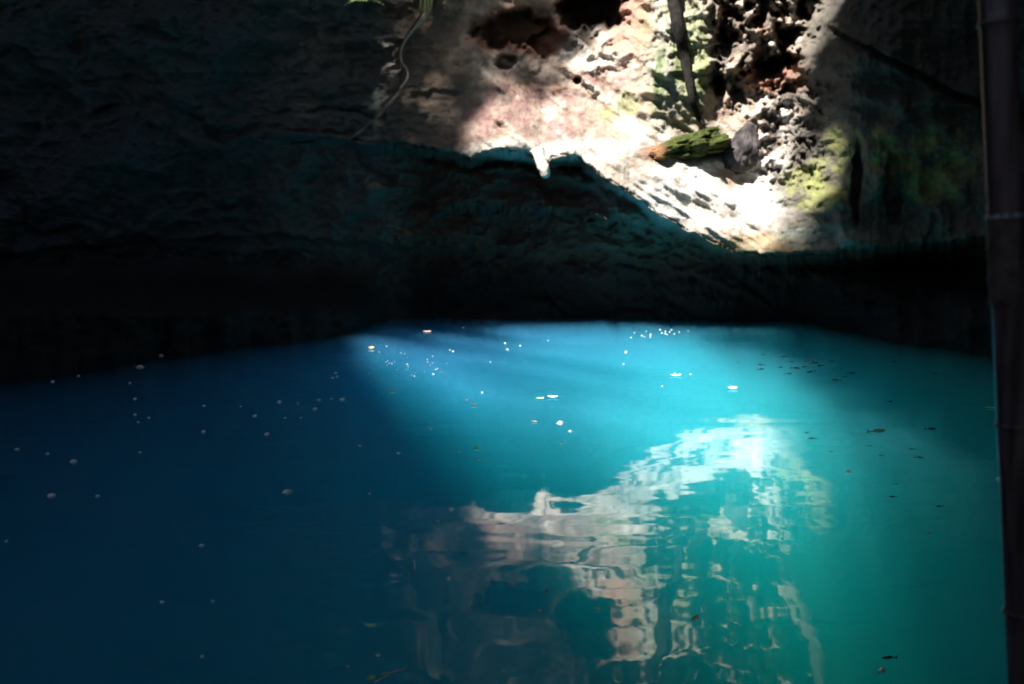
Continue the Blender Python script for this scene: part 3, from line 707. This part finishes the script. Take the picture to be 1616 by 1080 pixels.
floater(862, 935, 15, 'r', "dark red sliver of leaf below the reflection's left side", 1.15, ratio=.3)
floater(852, 966, 6, 'o', "tiny orange leaf below the dark red sliver", ratio=.8)
floater(943, 963, 8, 'y', "small yellow leaf on the reflection near the bottom", ratio=.8)
floater(597, 1037, 8, 'o', "orange petal floating just above the twig", 0, cat="petal", name="petal", ratio=.7)
floater(549, 1054, 6, 'y', "small cream petal left of the twig", 0, cat="petal", name="petal", ratio=.7)
floater(690, 1065, 15, 'b', "slender brown leaf right of the twig at the bottom edge", .3, ratio=.25)
floater(318, 862, 7, 'w', "lone whitish petal on the dark lower left water", .1, cat="petal", name="petal", ratio=.6)
floater(256, 951, 6, 'w', "dim petal lowest but one on the lower left water", 0, cat="petal", name="petal", ratio=.6)
floater(221, 580, 9, 'p', "dull pinkish petal in the dark water below the left wall", 0, cat="petal", name="petal", ratio=.5)
floater(503, 632, 6, 'p', "pinkish petal beside two white ones left of the glow", 0, cat="petal", name="petal", ratio=.8)
floater(674, 525, 13, 'p', "thin pink petal at the far edge of the glow under the wall", 0, cat="petal", name="petal", ratio=.5)
floater(709, 914, 7, 'w', "small white petal on teal water left of the red sliver", 2.9, cat="petal", name="petal", ratio=.5)
G1, L1 = "small white petals on the dark blue water at left", "small white petal on the dark blue water left of the glow"
for x, y, s in [(83, 603, 5), (27, 710, 6), (75, 717, 6), (221, 715, 5), (213, 630, 5), (213, 655, 5), (218, 667, 4), (441, 635, 7), (402, 657, 6), (421, 686, 7), (497, 646, 6), (540, 631, 7),
                (321, 682, 6), (568, 704, 5), (629, 716, 5), (583, 780, 4), (319, 1037, 5), (336, 950, 6), (124, 594, 4), (205, 605, 4), (235, 660, 4), (322, 641, 4), (523, 630, 3), (254, 562, 7),
                (470, 637, 3), (450, 660, 3), (475, 660, 3), (10, 855, 4), (380, 642, 3)]:
    floater(x, y, s, 'w', L1, group=G1, cat="petal", name="petal", ratio=.7)
G2, L2 = "small white petals on the bright blue and turquoise glow", "small white petal floating on the bright glow"
for x, y, s in [(801, 552, 8), (797, 542, 5), (988, 556, 7), (984, 575, 5), (684, 591, 6), (654, 594, 5), (761, 620, 7), (737, 631, 7), (756, 726, 5), (680, 677, 5), (725, 713, 4), (900, 681, 5),
                (884, 668, 9), (821, 546, 4), (774, 572, 4), (715, 555, 4), (1045, 610, 4), (1065, 590, 4), (865, 538, 4), (1090, 591, 4), (887, 700, 5)]:
    floater(x, y, s, 'w', L2, group=G2, cat="petal", name="petal", ratio=.75)
G3, L3 = "tiny white specks at the far left tip of the glow", "tiny white speck of a petal in the swarm at the glow's left tip"
for k in range(34):
    x = random.gauss(645, 32); y = random.gauss(575, 13)
    floater(x, y, random.uniform(2, 3.6), 'w', L3, group=G3, cat="petal", name="petal", ratio=.8)
for x, y in [(612, 570), (614, 574), (611, 577), (532, 595), (525, 597), (530, 589)]:
    floater(x, y, 4, 'w', L3, group=G3, cat="petal", name="petal", ratio=.8)
G4, L4 = "tiny white specks along the far rim of the glow", "tiny white speck of a petal along the glow's far rim"
for k in range(22):
    floater(random.gauss(1038, 24), random.gauss(527, 3.5), random.uniform(2, 3.5), 'w', L4, group=G4, cat="petal", name="petal", ratio=.8)
floater(731, 517.5, 3, 'w', L4, group=G4, cat="petal", name="petal", ratio=.8)

# curled pale leaf, twig, black leaf
p = on_water(1391, 1062); l = 20 * p.y / FPX
bm = bmesh.new(); rings = []
for i in range(9):
    ring = [bm.verts.new(((i / 8 - .5) * l, math.cos(math.radians(a)) * l * .22 * (1 - .15 * abs(i / 4 - 1)), math.sin(math.radians(a)) * l * .2)) for a in range(-60, 241, 25)]
    rings.append(ring)
for r0, r1 in zip(rings[:-1], rings[1:]):
    for k in range(len(r0) - 1):
        f = bm.faces.new((r0[k], r1[k], r1[k + 1], r0[k + 1])); f.smooth = True
o = build("curled_leaf", bm, petal_mat("curled_leaf_skin", (0.66, 0.64, 0.50), (0.80, 0.78, 0.66))); o.location = (p.x, p.y, l * .12); o.rotation_euler = (0.1, 0.05, 1.05)
tag(o, "pale rolled up leaf floating near the bottom right below the dark fish", "leaf")
p0 = on_water(578, 1079)
t = empty("twig", p0); tw = simple_mat("twig_bark", (0.62, 0.46, 0.38), (0.86, 0.74, 0.66), 40, 0.5, 0.5)
W = lambda x, y, z=.008: on_water(x, y) + Vector((0, 0, z)) - p0
build("stem", tube(smooth_path([W(592, 1079), W(606, 1072), W(619, 1064), W(627, 1061.5), W(640, 1059)], 18), [.0050 + .0014 * math.sin(i) ** 2 for i in range(18)], 7, .15, 1), tw, t)
build("side_shoot", tube(smooth_path([W(619, 1064), W(611, 1064.5), W(601, 1067)], 10), [.0042 - .0002 * i for i in range(10)], 7, .15, 2), tw, t)
lf = bpy.data.objects.new("leaf", leaf_mesh("leaf", 18 * p0.y / FPX, 8 * p0.y / FPX, .1, .2, 8, GRN)); COL.objects.link(lf); lf.parent = t
lf.location = W(585, 1073.5); lf.rotation_euler = (.3, 0, .75)
tag(t, "thin forked twig with one green leaf floating at the bottom edge", "twig")

# ------------------------------------------------------------------ fish
fm = simple_mat("fish_skin", (0.012, 0.018, 0.02), (0.03, 0.04, 0.04), 14, 0.45, 0.4)
def fish_parts():
    bm = bmesh.new(); rings = []; n = 14
    prof = [0.006, .045, .075, .098, .112, .118, .116, .108, .095, .078, .060, .044, .032, .026]
    for i in range(n):
        x = 0.5 - i / (n - 1) * 0.80
        rings.append([bm.verts.new((x, math.cos(a) * prof[i] * .5, math.sin(a) * prof[i] * .78 * (1 if math.sin(a) > 0 else 1.1))) for a in [2 * math.pi * k / 12 for k in range(12)]])
    for r0, r1 in zip(rings[:-1], rings[1:]):
        for k in range(12):
            f = bm.faces.new((r0[k], r0[(k + 1) % 12], r1[(k + 1) % 12], r1[k])); f.smooth = True
    bm.faces.new(rings[0]); bm.faces.new(rings[-1][::-1]); bmesh.ops.recalc_face_normals(bm, faces=bm.faces)
    body = bpy.data.meshes.new("body"); bm.to_mesh(body); bm.free(); body.materials.append(fm)
    def fin(name, pts):
        bm = bmesh.new(); a = [bm.verts.new((x, .004, z)) for x, z in pts]; b = [bm.verts.new((x, -.004, z)) for x, z in pts]
        bm.faces.new(a); bm.faces.new(b[::-1]); m = len(pts)
        for k in range(m): bm.faces.new((a[k], b[k], b[(k + 1) % m], a[(k + 1) % m]))
        bmesh.ops.recalc_face_normals(bm, faces=bm.faces)
        me = bpy.data.meshes.new(name); bm.to_mesh(me); bm.free(); me.materials.append(fm); return me
    return body, fin("tail_fin", [(-.28, .02), (-.38, .07), (-.5, .115), (-.45, .03), (-.43, 0), (-.45, -.03), (-.5, -.115), (-.38, -.07), (-.28, -.02)]), fin("dorsal_fin", [(.12, .08), (.04, .115), (-.08, .10), (-.18, .055), (0, .06)])
FISH = fish_parts()
def fish(px, py, lpx, rot, label, group=None, z=-0.05):
    p = on_water(px, py, z); l = lpx * p.y / FPX * 1.1
    t = empty("fish", p); t.scale = (l, l, l); t.rotation_euler = (0, 0.08 * random.uniform(-1, 1), rot)
    for me in FISH:
        o = bpy.data.objects.new(me.name, me); COL.objects.link(o); o.parent = t
    tag(t, label, "fish", group)
fish(1383, 680.5, 30, 0.05, "longest dark fish, swimming in the teal water at right", None)
fish(1468, 677, 21, 0.2, "dark fish right of the longest one, nearer the bamboo pole", None)
fish(1404, 1038, 26, 3.2, "dark fish near the bottom edge just above the rolled up leaf", None)
fish(1404, 634, 12, 0.2, "lone dark fish below the right end of the shoal", None)
fish(1483, 799, 15, 3.5, "dark fish lowest at right in the greenish water", None)
for x, y, s in [(1450, 722, 14), (1440, 709, 11), (1372, 704, 8), (1311, 713, 7), (1391, 719, 9), (1282, 692, 12), (1274, 683, 9), (1414, 764, 9), (1410, 784, 14), (1397, 901, 7)]:
    fish(x, y, s, random.choice([0, math.pi]) + random.uniform(-.4, .4), "small dark fish scattered right of the white rock reflection", "small fish right of the reflection")
for x, y, s in [(1204, 560, 8), (1165, 572, 6), (1238, 563, 12), (1231, 580, 11), (1200, 583, 14), (1202, 576, 12), (1255, 581, 15), (1244, 590, 12), (1280, 587, 15), (1284, 573, 15), (1276, 570, 16), (1295, 577, 12),
                (1314, 571, 9), (1320, 600, 15), (1343, 589, 14), (1270, 579, 10), (1334, 595, 9), (1247, 571, 10), (1410, 571, 10), (1475, 590, 9)]:
    fish(x, y, s, random.choice([0, math.pi]) + random.uniform(-.4, .4), "small dark fish in the shoal at the right rim of the glow", "shoal at the right rim of the glow", -0.05)
